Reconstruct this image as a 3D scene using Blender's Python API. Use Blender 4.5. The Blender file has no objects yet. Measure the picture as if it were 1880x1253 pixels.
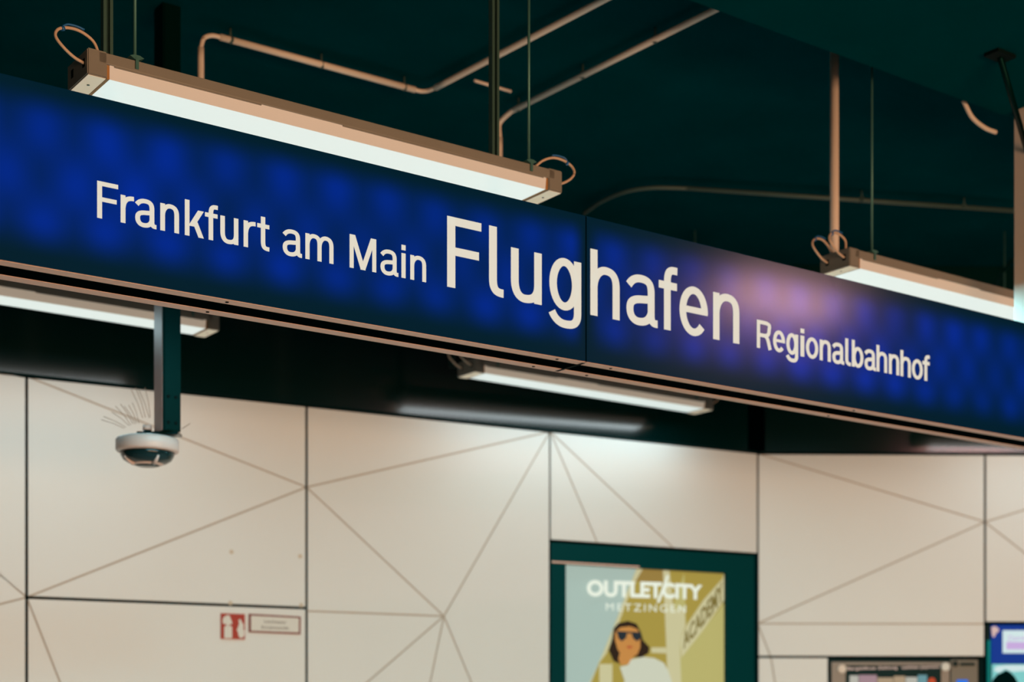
import bpy, bmesh, math, random
from mathutils import Vector, Matrix
random.seed(4)
S = bpy.context.scene
COL = S.collection

# ------------------------------------------------------------------ camera, world, exposure
F_PX, CX, HOR = 2860.0, 940.0, 1330.4      # focal length in photo pixels, centre column, horizon row
EYE = 1.60
cam = bpy.data.cameras.new('camera'); camo = bpy.data.objects.new('camera', cam); COL.objects.link(camo)
cam.sensor_fit = 'HORIZONTAL'; cam.sensor_width = 36.0
cam.lens = F_PX / 1880.0 * 36.0
cam.shift_y = (HOR - 626.5) / 1880.0
camo.location = (0, 0, EYE); camo.rotation_euler = (math.pi/2, 0, 0)
cam.clip_start = 0.05
cam.dof.use_dof = True; cam.dof.focus_distance = 4.05; cam.dof.aperture_fstop = 2.6
S.camera = camo
S.view_settings.view_transform = 'Standard'; S.view_settings.look = 'None'
S.view_settings.exposure = 0.0; S.view_settings.gamma = 1.0; S.view_settings.use_curve_mapping = False
w = bpy.data.worlds.new('world'); S.world = w; w.use_nodes = True
w.node_tree.nodes['Background'].inputs[0].default_value = (0.0, 0.36, 0.36, 1)
w.node_tree.nodes['Background'].inputs[1].default_value = 0.016

TH = math.radians(35.83)                   # direction of the sign and the light rows
TW = math.radians(28.97)                   # direction of the clad wall on the left
TR_ = math.radians(1.5)                    # the wall on the right
U = Vector((math.cos(TH), math.sin(TH), 0)); M_ = Vector((-math.sin(TH), math.cos(TH), 0))
D_WALL = 7.115

# large warm fill light, added well behind the photographer to brighten the scene
def area(name, loc, rot, sx, sy, power, color, parent=None):
    l = bpy.data.lights.new(name, 'AREA'); l.shape = 'RECTANGLE'; l.size = sx; l.size_y = sy
    l.energy = power; l.color = color
    o = bpy.data.objects.new(name, l); COL.objects.link(o); o.location = loc; o.rotation_euler = rot
    if parent: o.parent = parent
    return o
WARM = (1.0, 0.575, 0.31); COOL = (0.62, 0.92, 1.0)
p = U*2.5 + M_*(-5.5)
area('warm_fill_light', (p.x, p.y, EYE-0.75), (math.radians(96), 0, TH), 8.0, 1.4, 715, WARM)
LAMP_W = 4.9

# ------------------------------------------------------------------ materials
def mat(name, color, rough=0.6, metal=0.0, emit=None, es=0.0, spec=0.5, noise=0.0, nscale=8.0, coat=0.0, tint=(1, 1, 1)):
    m = bpy.data.materials.new(name); m.use_nodes = True
    nt = m.node_tree; b = nt.nodes['Principled BSDF']
    b.inputs['Base Color'].default_value = (*color, 1); b.inputs['Roughness'].default_value = rough
    b.inputs['Metallic'].default_value = metal; b.inputs['Specular IOR Level'].default_value = spec
    b.inputs['Coat Weight'].default_value = coat; b.inputs['Specular Tint'].default_value = (*tint, 1)
    if emit: b.inputs['Emission Color'].default_value = (*emit, 1); b.inputs['Emission Strength'].default_value = es
    if noise > 0:
        tc = nt.nodes.new('ShaderNodeTexCoord'); n = nt.nodes.new('ShaderNodeTexNoise'); n.inputs['Scale'].default_value = nscale
        n.inputs['Detail'].default_value = 4
        mx = nt.nodes.new('ShaderNodeMix'); mx.data_type = 'RGBA'
        mx.inputs[6].default_value = (*[c*(1-noise) for c in color], 1); mx.inputs[7].default_value = (*[min(1, c*(1+noise)) for c in color], 1)
        nt.links.new(tc.outputs['Object'], n.inputs['Vector']); nt.links.new(n.outputs['Fac'], mx.inputs[0])
        nt.links.new(mx.outputs[2], b.inputs['Base Color'])
    return m
MT = {}
MT['black'] = mat('dark_ceiling_paint', (.0, .034, .043), .9, noise=.3, nscale=3, spec=0)
MT['soffit'] = mat('dark_soffit_paint', (.0, .043, .052), .9, noise=.3, nscale=2, spec=0)
MT['fascia'] = mat('glossy_dark_fascia', (.0, .016, .016), .15, spec=.85, tint=(1, .80, .76))
MT['substrate'] = mat('dark_wall_backing', (.0, .012, .012), .8, spec=.1)
MT['panel'] = mat('cream_enamel_panel', (.80, .79, .77), .45, noise=.015, nscale=3)
MT['groove'] = mat('groove_beige', (.50, .42, .35), .7)
MT['floor'] = mat('floor_stone', (.62, .60, .57), .6, noise=.12, nscale=6)
MT['housing'] = mat('cream_lamp_housing', (.225, .215, .195), .5, noise=.05, nscale=10)
MT['capglow'] = mat('cream_cap_painted_glow', (.80, .70, .56), .5, emit=(.62, .52, .38), es=.42)  # cream cover colour with the diffuser's light on it added as emission
MT['diff'] = mat('lit_diffuser', (.3, .3, .3), .4, emit=(.74, .84, .80), es=.87)
MT['diffside'] = mat('frosted_diffuser_side', (.45, .36, .28), .4, emit=(.64, .52, .40), es=.44)
MT['gasket'] = mat('amber_gasket', (.42, .20, .06), .5)
MT['cable'] = mat('beige_cable', (.62, .45, .34), .5)
MT['tie'] = mat('blue_cable_tie', (.015, .14, .42), .4)
MT['hole'] = mat('dark_hole', (.0, .006, .006), .8, spec=.1)
MT['steel'] = mat('galvanised_steel', (.07, .20, .19), .45, metal=.4)
MT['strut'] = mat('grey_strut_steel', (.06, .13, .115), .45, metal=.3)
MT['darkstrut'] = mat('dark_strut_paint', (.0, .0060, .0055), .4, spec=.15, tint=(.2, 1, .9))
MT['litside'] = mat('painted_lit_side', (.44, .25, .22), .35)
MT['pole'] = mat('beige_pole_paint', (.80, .66, .58), .45)
MT['conduit'] = mat('beige_conduit', (.80, .66, .56), .5)
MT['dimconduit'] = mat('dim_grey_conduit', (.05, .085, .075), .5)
MT['rail'] = mat('aluminium_rail', (.80, .52, .43), .5, noise=.05, nscale=5)
MT['signbox'] = mat('dark_sign_case', (.0, .003, .0035), .7, spec=0)
MT['letter'] = mat('cream_letter', (.12, .12, .11), .5, emit=(.70, .675, .57), es=.92)
MT['camwhite'] = mat('camera_white', (.72, .57, .53), .4)
MT['camdark'] = mat('camera_dark_glass', (.003, .02, .022), .12)
MT['spike'] = mat('spike_wire', (.35, .27, .22), .5)
MT['red'] = mat('sign_red', (.42, .02, .008), .5)
MT['dkred'] = mat('sign_dark_red', (.20, .012, .01), .5)
MT['white'] = mat('sign_white', (.78, .74, .68), .5)
MT['ink'] = mat('sign_ink', (.10, .06, .05), .6)
MT['stain'] = mat('glue_residue', (.66, .54, .42), .7)
MT['teal'] = mat('poster_case_teal', (.0, .044, .046), .4, spec=.05)

def lit(name, c, k=.58):
    return mat(name, tuple(x*.35 for x in c), .5, emit=c, es=k, spec=.08)
def sign_mat():
    """backlit blue lightbox face: three staggered rows of LED hot spots behind the sheet"""
    m = bpy.data.materials.new('backlit_blue_sheet'); m.use_nodes = True; nt = m.node_tree; N = nt.nodes; L = nt.links
    b = N['Principled BSDF']; b.inputs['Base Color'].default_value = (.001, .012, .035, 1); b.inputs['Roughness'].default_value = .185
    b.inputs['Specular IOR Level'].default_value = .38
    tc = N.new('ShaderNodeTexCoord'); sp = N.new('ShaderNodeSeparateXYZ'); L.new(tc.outputs['Object'], sp.inputs[0])
    def mth(op, a, b_=None, c=None):
        n = N.new('ShaderNodeMath'); n.operation = op
        for i, v in enumerate((a, b_, c)):
            if v is None: continue
            if isinstance(v, (int, float)): n.inputs[i].default_value = v
            else: L.new(v, n.inputs[i])
        return n.outputs[0]
    x, z = sp.outputs['X'], sp.outputs['Z']
    nz = N.new('ShaderNodeTexNoise'); nz.inputs['Scale'].default_value = 2.2; L.new(tc.outputs['Object'], nz.inputs['Vector'])
    tot = None
    for (z0, x0, amp) in ((.337, 1.418, .82), (.215, 1.338, .75), (.095, 1.418, 1.0)):
        dx = mth('SUBTRACT', mth('MODULO', mth('ADD', mth('SUBTRACT', x, x0), 8.08), .16), .08)
        dz = mth('MULTIPLY', mth('SUBTRACT', z, z0), .72)
        r2 = mth('ADD', mth('MULTIPLY', dx, dx), mth('MULTIPLY', dz, dz))
        g = mth('MULTIPLY', mth('EXPONENT', mth('MULTIPLY', r2, -1/(2*.036**2))), amp)
        tot = g if tot is None else mth('ADD', tot, g)
    # the sheet is dark within a hand's width of the case edge
    e1 = N.new('ShaderNodeMapRange'); e1.interpolation_type = 'SMOOTHSTEP'; L.new(z, e1.inputs[0]); e1.inputs[1].default_value = .02; e1.inputs[2].default_value = .12
    e2 = N.new('ShaderNodeMapRange'); e2.interpolation_type = 'SMOOTHSTEP'; L.new(z, e2.inputs[0]); e2.inputs[1].default_value = .43; e2.inputs[2].default_value = .35
    j = N.new('ShaderNodeMapRange'); j.interpolation_type = 'SMOOTHSTEP'; L.new(mth('ABSOLUTE', mth('SUBTRACT', x, 2.909)), j.inputs[0]); j.inputs[1].default_value = .0; j.inputs[2].default_value = .06
    edge = mth('MULTIPLY', mth('MULTIPLY', e1.outputs[0], e2.outputs[0]), j.outputs[0])
    var = mth('ADD', mth('MULTIPLY', nz.outputs['Fac'], 1.9), .02)
    k = mth('MULTIPLY', mth('MULTIPLY', mth('ADD', tot, .42), edge), var)
    cr = N.new('ShaderNodeCombineColor')
    cr.inputs[0].default_value = 0
    L.new(mth('ADD', .0075, mth('MULTIPLY', k, .006)), cr.inputs[1]); L.new(mth('ADD', .015, mth('MULTIPLY', k, .165)), cr.inputs[2])
    L.new(cr.outputs[0], b.inputs['Emission Color']); b.inputs['Emission Strength'].default_value = 1.0
    return m
MT['sign'] = sign_mat()

# ------------------------------------------------------------------ mesh helpers
class MB:
    def __init__(s): s.bm = bmesh.new()
    def box(s, x0, x1, y0, y1, z0, z1, mi=0, bev=0.0):
        bm = s.bm
        v = [bm.verts.new((x, y, z)) for x in (x0, x1) for y in (y0, y1) for z in (z0, z1)]
        fs = [(0,1,3,2), (4,6,7,5), (0,4,5,1), (2,3,7,6), (0,2,6,4), (1,5,7,3)]
        out = []
        for f in fs:
            q = bm.faces.new([v[i] for i in f]); q.material_index = mi; out.append(q)
        if bev > 0:
            es = list({e for f in out for e in f.edges})
            bmesh.ops.bevel(bm, geom=es, offset=bev, segments=2, affect='EDGES', profile=.6)
        return s
    def prism(s, poly, y0, y1, mi=0):
        """polygon of (x,z), from depth y0 (front) to y1"""
        bm = s.bm; n = len(poly)
        a = [bm.verts.new((x, y0, z)) for x, z in poly]; b = [bm.verts.new((x, y1, z)) for x, z in poly]
        f = bm.faces.new(a); f.material_index = mi
        f = bm.faces.new(b[::-1]); f.material_index = mi
        for i in range(n):
            q = bm.faces.new((a[i], b[i], b[(i+1) % n], a[(i+1) % n])); q.material_index = mi
        return s
    def xprism(s, poly, x0, x1, mi=0):
        """polygon of (y,z) swept along x"""
        bm = s.bm; n = len(poly)
        a = [bm.verts.new((x0, y, z)) for y, z in poly]; b = [bm.verts.new((x1, y, z)) for y, z in poly]
        bm.faces.new(a).material_index = mi; bm.faces.new(b[::-1]).material_index = mi
        for i in range(n): bm.faces.new((a[i], b[i], b[(i+1) % n], a[(i+1) % n])).material_index = mi
        return s
    def tube(s, pts, r, seg=10, mi=0, cap=True):
        bm = s.bm; pts = [Vector(p) for p in pts]; rings = []
        up = Vector((0.13, .21, .97))
        for i, p in enumerate(pts):
            t = (pts[min(i+1, len(pts)-1)] - pts[max(i-1, 0)]).normalized()
            if abs(t.dot(up)) > .95: up = Vector((.97, .1, .13))
            a = t.cross(up).normalized(); b = t.cross(a).normalized()
            rr = r[i] if isinstance(r, (list, tuple)) else r
            rings.append([bm.verts.new(p + a*math.cos(k*2*math.pi/seg)*rr + b*math.sin(k*2*math.pi/seg)*rr) for k in range(seg)])
        for i in range(len(rings)-1):
            for k in range(seg):
                f = bm.faces.new((rings[i][k], rings[i][(k+1) % seg], rings[i+1][(k+1) % seg], rings[i+1][k])); f.smooth = True; f.material_index = mi
        if cap:
            bm.faces.new(rings[0][::-1]).material_index = mi; bm.faces.new(rings[-1]).material_index = mi
        return s
    def lathe(s, prof, c=(0,0,0), seg=32, mi=0, smooth=True):
        bm = s.bm; rings = []
        for r, z in prof:
            rings.append([bm.verts.new((c[0]+r*math.cos(k*2*math.pi/seg), c[1]+r*math.sin(k*2*math.pi/seg), c[2]+z)) for k in range(seg)])
        for i in range(len(rings)-1):
            for k in range(seg):
                f = bm.faces.new((rings[i][k], rings[i][(k+1) % seg], rings[i+1][(k+1) % seg], rings[i+1][k])); f.material_index = mi; f.smooth = smooth
        if prof[0][0] > 1e-4: bm.faces.new(rings[0][::-1]).material_index = mi
        if prof[-1][0] > 1e-4: bm.faces.new(rings[-1]).material_index = mi
        return s
    def disc(s, x, z, r, y0, y1, mi=0, seg=20):
        return s.prism([(x+r*math.cos(k*2*math.pi/seg), z+r*math.sin(k*2*math.pi/seg)) for k in range(seg)], y0, y1, mi)
    def build(s, name, mats, parent=None, loc=None, rotz=0.0):
        bmesh.ops.remove_doubles(s.bm, verts=s.bm.verts, dist=1e-6)
        bmesh.ops.recalc_face_normals(s.bm, faces=s.bm.faces)
        me = bpy.data.meshes.new(name); s.bm.to_mesh(me); s.bm.free()
        for m in (mats if isinstance(mats, (list, tuple)) else [mats]): me.materials.append(MT[m] if isinstance(m, str) else m)
        o = bpy.data.objects.new(name, me); COL.objects.link(o)
        if parent: o.parent = parent
        if loc is not None: o.location = loc; o.rotation_euler = (0, 0, rotz)
        return o
def tag(o, label=None, cat=None, group=None, kind=None):
    if label: o['label'] = label
    if cat: o['category'] = cat
    if group: o['group'] = group
    if kind: o['kind'] = kind
    return o
def empty(name, loc, rotz=0.0):
    o = bpy.data.objects.new(name, None); COL.objects.link(o); o.location = loc; o.rotation_euler = (0, 0, rotz)
    o.empty_display_size = .1
    return o
def sdh(s, d, h): return U*s + M_*d + Vector((0, 0, h+EYE))
def px_sd(px, d, th=TH):
    """photo column on the upright plane at distance d: position along the plane, and depth"""
    x = (px-CX)/F_PX; Z = d/(math.cos(th) - math.sin(th)*x)
    return Z*(math.cos(th)*x + math.sin(th)), Z
def px_plane(px, py, d, th=TH):
    s, Z = px_sd(px, d, th); return s, (HOR-py)*Z/F_PX
def px_ceil(px, py, H):
    Z = H*F_PX/(HOR-py); x = (px-CX)/F_PX*Z
    return Vector((x, Z, EYE+H))
def spline(pts, n=8):
    P = [Vector(p) for p in pts]; out = []
    Q = [2*P[0]-P[1]] + P + [2*P[-1]-P[-2]]
    for i in range(1, len(Q)-2):
        for k in range(n):
            t = k/n; a, b, c, d = Q[i-1], Q[i], Q[i+1], Q[i+2]
            out.append(.5*((2*b) + (c-a)*t + (2*a-5*b+4*c-d)*t*t + (3*b-a-3*c+d)*t**3))
    out.append(P[-1]); return out

# ------------------------------------------------------------------ setting: floor, ceiling, lowered ceiling
H_CEIL, H_SOF, D_SOF = 2.66, 2.375, 3.80
tag(MB().box(-9, 16, -9, 13, -.1, 0).build('floor', 'floor', None, (0, 0, 0), TH), 'pale stone platform floor', 'floor', kind='structure')
tag(MB().box(-9, 16, -9, 13, EYE+H_CEIL, EYE+H_CEIL+.2).build('ceiling', 'black', None, (0, 0, 0), TH), 'black painted concrete ceiling above the sign', 'ceiling', kind='structure')
tag(MB().box(-9, 16, -9, D_SOF, EYE+H_SOF, EYE+H_CEIL-.002).build('ceiling', 'soffit', None, (0, 0, 0), TH), 'lowered dark ceiling edge at top right', 'ceiling', kind='structure')

# ------------------------------------------------------------------ walls
def inset(poly, g):
    """move every edge of a convex polygon inwards by its own gap"""
    n = len(poly)
    ar = sum(poly[i][0]*poly[(i+1) % n][1]-poly[(i+1) % n][0]*poly[i][1] for i in range(n))
    if ar < 0: poly = poly[::-1]; g = [g[(n-2-i) % n] for i in range(n)]
    L = []
    for i in range(n):
        a, b = poly[i], poly[(i+1) % n]; dx, dy = b[0]-a[0], b[1]-a[1]; l = math.hypot(dx, dy); dx /= l; dy /= l
        L.append(((a[0]-dy*g[i], a[1]+dx*g[i]), (dx, dy)))
    out = []
    for i in range(n):
        (p, u), (q, v) = L[i-1], L[i]; den = u[0]*v[1]-u[1]*v[0]
        if abs(den) < 1e-6: out.append(q); continue
        t = ((q[0]-p[0])*v[1]-(q[1]-p[1])*v[0])/den; out.append((p[0]+u[0]*t, p[1]+u[1]*t))
    return out
GAP = .0042
def panel(facets, bounds, parent, seam=.007, label=None):
    """one cladding panel: enamel facets with shallow V-grooves between them"""
    x0, x1, z0, z1 = bounds; mb = MB()
    def on_edge(a, b):
        return any(abs(a[i]-v) < 1e-4 and abs(b[i]-v) < 1e-4 for i, v in ((0, x0), (0, x1), (1, z0), (1, z1)))
    for f in facets:
        f = list(f); n = len(f)
        g = [seam if on_edge(f[i], f[(i+1) % n]) else GAP for i in range(n)]
        mb.prism(inset(f, g), 0, .006, 0)
    mb.box(x0+seam, x1-seam, .005, .022, z0+seam, z1-seam, 1)
    o = mb.build('wall_panel', ['panel', 'groove'], parent)
    if label: o['label'] = label
    return o
ZB = EYE                                            # panel heights below are relative to the eye
HT = 1.55; J = .565; BOT = -1.5; H_POST = .975
def PW(px, py): return px_plane(px, py, D_WALL, TW)
tA, tB, tC, tD = (px_sd(v, D_WALL, TW)[0] for v in (49, 563, 1010, 1391))
UW = Vector((math.cos(TW), math.sin(TW), 0)); MW = Vector((-math.sin(TW), math.cos(TW), 0))
tL = tA - 1.35
o_w = MW*D_WALL + Vector((0, 0, EYE))
mb = MB()
mb.box(tL-.6, tC, .05, .088, -EYE, HT); mb.box(tC, tD, .05, .088, H_POST, HT)
wl = tag(mb.build('wall_left', 'substrate', None, o_w, TW), 'long wall of cream panels behind the sign', 'wall', kind='structure')
def ext(a, b, x=None, z=None):
    if x is not None: k = (x-a[0])/(b[0]-a[0]); return (x, a[1]+(b[1]-a[1])*k)
    k = (z-a[1])/(b[1]-a[1]); return (a[0]+(b[0]-a[0])*k, z)
MB().box(tL-.6, tD, -.002, .05, HT, HT+.011).build('top_trim', 'substrate', wl)
A = (tA, J)
q1 = ext(A, PW(0, 1055), x=tL); q2 = ext(A, PW(0, 1110), x=tL)
panel([[(tL, HT), (tA, HT), A, q1], [q1, A, q2], [q2, A, (tA, BOT), (tL, BOT)]], (tL, tA, BOT, HT), wl)
VB = (tB, PW(563, 895)[1])
panel([[(tA, HT), (tB, HT), VB], [(tA, HT), VB, A], [A, VB, (tB, J)]], (tA, tB, J, HT), wl)
e = ext((tA, J), PW(110, 1253), z=BOT)
panel([[(tA, J), e, (tA, BOT)], [(tA, J), (tB, J), (tB, BOT), e]], (tA, tB, BOT, J), wl)
P_ = PW(815, 1132); TL, TR = (tB, HT), (tC, HT); hj = (tB, P_[1])
pa = ext(P_, PW(675, 1253), x=tB); pb = ext(P_, PW(790, 1253), z=BOT); pc = ext(P_, PW(865, 1253), x=tC)
panel([[TL, TR, VB], [VB, TR, P_], [VB, P_, hj], [hj, P_, pa], [pa, P_, pb, (tB, BOT)], [P_, TR, pc], [P_, pc, (tC, BOT), pb]], (tB, tC, BOT, HT), wl)
g1 = (PW(1097, 1000)[0], H_POST); g2 = (PW(1237, 1008)[0], H_POST)
panel([[(tC, HT), (tC, H_POST), g1], [(tC, HT), g1, g2], [(tC, HT), g2, (tD, H_POST), (tD, HT)]], (tC, tD, H_POST, HT), wl, seam=.005)
for (px, py) in ((425, 1014), (551, 1022), (553, 1112), (423, 1108)):
    t, h = PW(px, py); tag(MB().disc(t, h, .011, -.0006, .0, seg=9).build('glue_mark', 'stain', wl), 'brown glue residue')
# right-hand wall
corner = UW*tD + o_w
UR = Vector((math.cos(TR_), math.sin(TR_), 0)); MR = Vector((-math.sin(TR_), math.cos(TR_), 0))
D_R = Vector((corner.x, corner.y, 0)).dot(MR); R0 = Vector((corner.x, corner.y, 0)).dot(UR)
def PR(px, py): return px_plane(px, py, D_R, TR_)
o_r = MR*D_R + Vector((0, 0, EYE))
r0 = R0; r1 = px_sd(1808.5, D_R, TR_)[0]; r2 = r1+1.33; rm = px_sd(1521.5, D_R, TR_)[0]
hM = PR(1600, 1207)[1]; hS = PR(1850, 1144)[1]; hh = PR(1600, 1146)[1]
mb = MB(); mb.box(r0+.06, r2, .05, .088, hS, HT); mb.box(r0+.06, r1, .05, .088, hM, hS); mb.box(r0+.06, rm, .05, .088, -EYE, hM)
mb.box(r1-.02, r1+.012, .05, .088, -EYE, hS)
wr = tag(mb.build('wall_right', 'substrate', None, o_r, TR_), 'cream panelled wall above the ticket machine', 'wall', kind='structure')
MB().box(r0+.01, r2, -.002, .05, HT, HT+.011).build('top_trim', 'substrate', wr)
E_ = (r1, PR(1808, 959)[1]); Fq = (r0, hh); gb = (PR(1415, 1207)[0], hM)
panel([[(r0, HT), (r1, HT), E_], [(r0, HT), E_, Fq], [Fq, E_, (r1, hh)], [Fq, gb, (r0, hM)], [Fq, (r1, hh), (r1, hM), gb]], (r0, r1, hM, HT), wr)
ge = ext((gb[0], hM), PR(1436, 1253), z=BOT)
panel([[(r0, hM), (gb[0], hM), (min(ge[0], rm-.02), BOT), (r0, BOT)], [(gb[0], hM), (rm, hM), (rm, BOT), (min(ge[0], rm-.02), BOT)]], (r0, rm, BOT, hM), wr)
a1 = ext(E_, PR(1880, 937), x=r2); a2 = ext(E_, PR(1880, 1015), x=r2)
if a1[1] > HT: a1 = ext(E_, PR(1880, 937), z=HT)
fac = [[(r1, HT), a1, E_]] if abs(a1[1]-HT) < 1e-6 else [[(r1, HT), (r2, HT), a1, E_]]
a2 = ext(E_, PR(1880, 1015), z=hS) if a2[1] < hS else a2
if abs(a1[1]-HT) < 1e-6: fac.append([E_, a1, (r2, HT), (r2, hS), a2] if abs(a2[1]-hS) < 1e-6 else [E_, a1, (r2, HT), a2])
else: fac.append([E_, a1, (r2, hS), a2] if abs(a2[1]-hS) < 1e-6 else [E_, a1, a2])
fac.append([E_, a2, (r1, hS)] if abs(a2[1]-hS) < 1e-6 else [E_, a2, (r2, hS), (r1, hS)])
panel(fac, (r1, r2, hS, HT), wr)
# dark glossy fascia above the panels
tag(MB().box(tL-.6, tD, .09, .20, HT-.03, H_CEIL-.004).build('trim_1', 'fascia', None, o_w, TW), 'glossy black fascia above the cream wall, mirroring a light', 'fascia', kind='structure')
tag(MB().box(r0+.06, r2, .09, .20, HT-.03, H_CEIL-.004).build('trim_2', 'fascia', None, o_r, TR_), 'black fascia above the right-hand cream wall', 'fascia', kind='structure')

# ------------------------------------------------------------------ lettering drawn with a flat pen
AX, AZ, XH = .0675, .0585, .755
def bez(p0, p1, p2, p3=None, n=12):
    out = []
    for i in range(n+1):
        t = i/n
        if p3 is None: out.append(tuple((1-t)**2*p0[k]+2*t*(1-t)*p1[k]+t*t*p2[k] for k in (0, 1)))
        else: out.append(tuple((1-t)**3*p0[k]+3*t*(1-t)**2*p1[k]+3*t*t*(1-t)*p2[k]+t**3*p3[k] for k in (0, 1)))
    return out
def arc(cx, cz, rx, rz, a0, a1, n=20):
    return [(cx+rx*math.cos(math.radians(a0+(a1-a0)*i/n)), cz+rz*math.sin(math.radians(a0+(a1-a0)*i/n))) for i in range(n+1)]
def join(*ps):
    out = list(ps[0])
    for q in ps[1:]: out += q[1:] if (abs(q[0][0]-out[-1][0])+abs(q[0][1]-out[-1][1])) < 1e-6 else q
    return out
def par(x0, z0, x1, z1, hw): return ('poly', [(x0, z0), (x0+hw, z0), (x1+hw, z1), (x1, z1)])
def rect(x0, z0, x1, z1): return ('poly', [(x0, z0), (x1, z0), (x1, z1), (x0, z1)])
def arch(x0, x1):   # shoulder of n, h, m between two stem centres
    m = (x0+x1)/2+.01; top = XH-AZ+.014
    return join(bez((x0, .44), (x0+.01, .62), (x0+.10*(x1-x0)/.35, top), (m, top)), bez((m, top), (x1-.03, top), (x1, .60), (x1, .47)), [(x1, .47), (x1, 0)])
def glyph(c, w):
    a = AX
    if c == 'F': return [rect(0, 0, 2*a, 1), rect(0, 1-2*AZ, w, 1), rect(0, .46, w*.93, .575)]
    if c == 'r': return [rect(0, 0, 2*a, XH), bez((a, .40), (a+.02, XH-.055), (w*.72, XH-.055), (w, XH-.052))]
    if c == 'n': return [rect(0, 0, 2*a, XH), arch(a, w-a)]
    if c == 'h': return [rect(0, 0, 2*a, 1), arch(a, w-a)]
    if c == 'm': return [rect(0, 0, 2*a, XH), arch(a, w/2), arch(w/2, w-a)]
    if c == 'i': return [rect(0, 0, w, XH), rect(0, .85, w, 1.01)]
    if c == 'l': return [join([(a, 1), (a, .24)], bez((a, .24), (a, .06), (w*.62, .055), (w, .055)))]
    if c == 't':
        x = w*.48
        return [join([(x, .965), (x, .26)], bez((x, .26), (x, .07), (x+.06, .055), (w, .055))), rect(0, XH-2*AZ, w, XH)]
    if c == 'f':
        x = w*.46
        return [join([(x, 0), (x, .74)], bez((x, .74), (x, .955), (x+.08, .95), (w, .945))), rect(0, XH-2*AZ, w*.98, XH)]
    if c == 'u': return [join([(a, XH), (a, .30)], bez((a, .30), (a, .10), (a+.10, .046), (w*.45, .046)), bez((w*.45, .046), (w-a-.06, .046), (w-a, .13), (w-a, .28))), rect(w-2*a, 0, w, XH)]
    if c == 'o': return [arc(w/2, XH/2, w/2-a, XH/2-AZ+.014, 0, 360, 40)]
    if c == 'e':
        return [arc(w/2, XH/2, w/2-a, XH/2-AZ+.014, -2, 318, 40), rect(a, .345, w-.004, .445)]
    if c == 'g':
        rx = (w-2*a)/2 - a*.28
        return [arc(a+rx, XH/2, rx, XH/2-AZ+.012, 0, 360, 36), join([(w-a, XH-.005), (w-a, -.03)], bez((w-a, -.03), (w-a, -.215), (w*.66, -.215), (w*.5, -.215)), bez((w*.5, -.215), (w*.26, -.215), (w*.13, -.12), (w*.075, -.055)))]
    if c == 'b':
        rx = (w-2*a)/2 - a*.28
        return [rect(0, 0, 2*a, 1), arc(w-a-rx, XH/2, rx, XH/2-AZ+.012, 0, 360, 36)]
    if c == 'a':
        xr = w*.90-a
        return [join(bez((.075*w, .585), (.20*w, .70), (.36*w, XH-AZ+.014), (.48*w, XH-AZ+.014)), bez((.48*w, XH-AZ+.014), (xr-.02, XH-AZ+.014), (xr, .62), (xr, .50)), [(xr, .50), (xr, .16)], bez((xr, .16), (xr+.01, .045), (xr+.07, .055), (w, .055))),
                join([(xr, .415), (.52*w, .395)], bez((.52*w, .395), (.2*w, .38), (a, .33), (a, .225)), bez((a, .225), (a, .10), (.24*w, .043), (.40*w, .043)), bez((.40*w, .043), (.62*w, .045), (xr-.03, .10), (xr, .21)))]
    if c == 'k': return [rect(0, 0, 2*a, 1), par(a*1.6, .285, w*.985-.175, XH, .175), par(w-.165, 0, w*.39, .42, .155)]
    if c == 'M': return [rect(0, 0, 2*a, 1), rect(w-2*a, 0, w, 1), par(w/2-.075, 0, .02, 1, .165), par(w/2-.09, 0, w-.185, 1, .165)]
    if c == 'R':
        return [rect(0, 0, 2*a, 1), join([(a, 1-AZ), (w*.42, 1-AZ)], bez((w*.42, 1-AZ), (w*.90, 1-AZ), (w*.92-a*.4, .87), (w*.93-a, .71)), bez((w*.93-a, .71), (w*.92-a, .50), (w*.7, .475), (w*.42, .475)), [(w*.42, .475), (a, .475)]),
                join(bez((w*.48, .475), (w*.68, .46), (w*.74, .36), (w*.78, .27)), [(w*.78, .27), (w-a, 0)])]
    return []
def add_glyph(mb, c, x0, x1, z0, cap, y0, y1, fat=1.0):
    w_ = (x1-x0)/cap
    for st in glyph(c, w_):
        if isinstance(st, tuple): mb.prism([(x0+x*cap, z0+z*cap) for x, z in st[1]], y0, y1); continue
        n = len(st); closed = math.hypot(st[0][0]-st[-1][0], st[0][1]-st[-1][1]) < 1e-6
        Lp, Rp = [], []
        for i in range(n):
            if closed: p, q = st[(i-1) % (n-1)], st[(i+1) % (n-1)] if i < n-1 else st[1]
            else: p, q = st[max(i-1, 0)], st[min(i+1, n-1)]
            dx, dz = q[0]-p[0], q[1]-p[1]; l = math.hypot(dx, dz) or 1; nx, nz = -dz/l, dx/l
            h = math.hypot(nx*AX, nz*AZ)*fat
            Lp.append((x0+(st[i][0]+nx*h)*cap, z0+(st[i][1]+nz*h)*cap)); Rp.append((x0+(st[i][0]-nx*h)*cap, z0+(st[i][1]-nz*h)*cap))
        bm = mb.bm
        v = [[bm.verts.new((x, y, z)) for x, z in P] for P in (Lp, Rp) for y in (y0, y1)]   # L0 L1 R0 R1
        for i in range(n-1):
            bm.faces.new((v[0][i], v[0][i+1], v[2][i+1], v[2][i])); bm.faces.new((v[1][i], v[3][i], v[3][i+1], v[1][i+1]))
            bm.faces.new((v[0][i], v[1][i], v[1][i+1], v[0][i+1])); bm.faces.new((v[2][i], v[2][i+1], v[3][i+1], v[3][i]))
        if not closed:
            for i in (0, n-1): bm.faces.new((v[0][i], v[2][i], v[3][i], v[1][i]))

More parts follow.
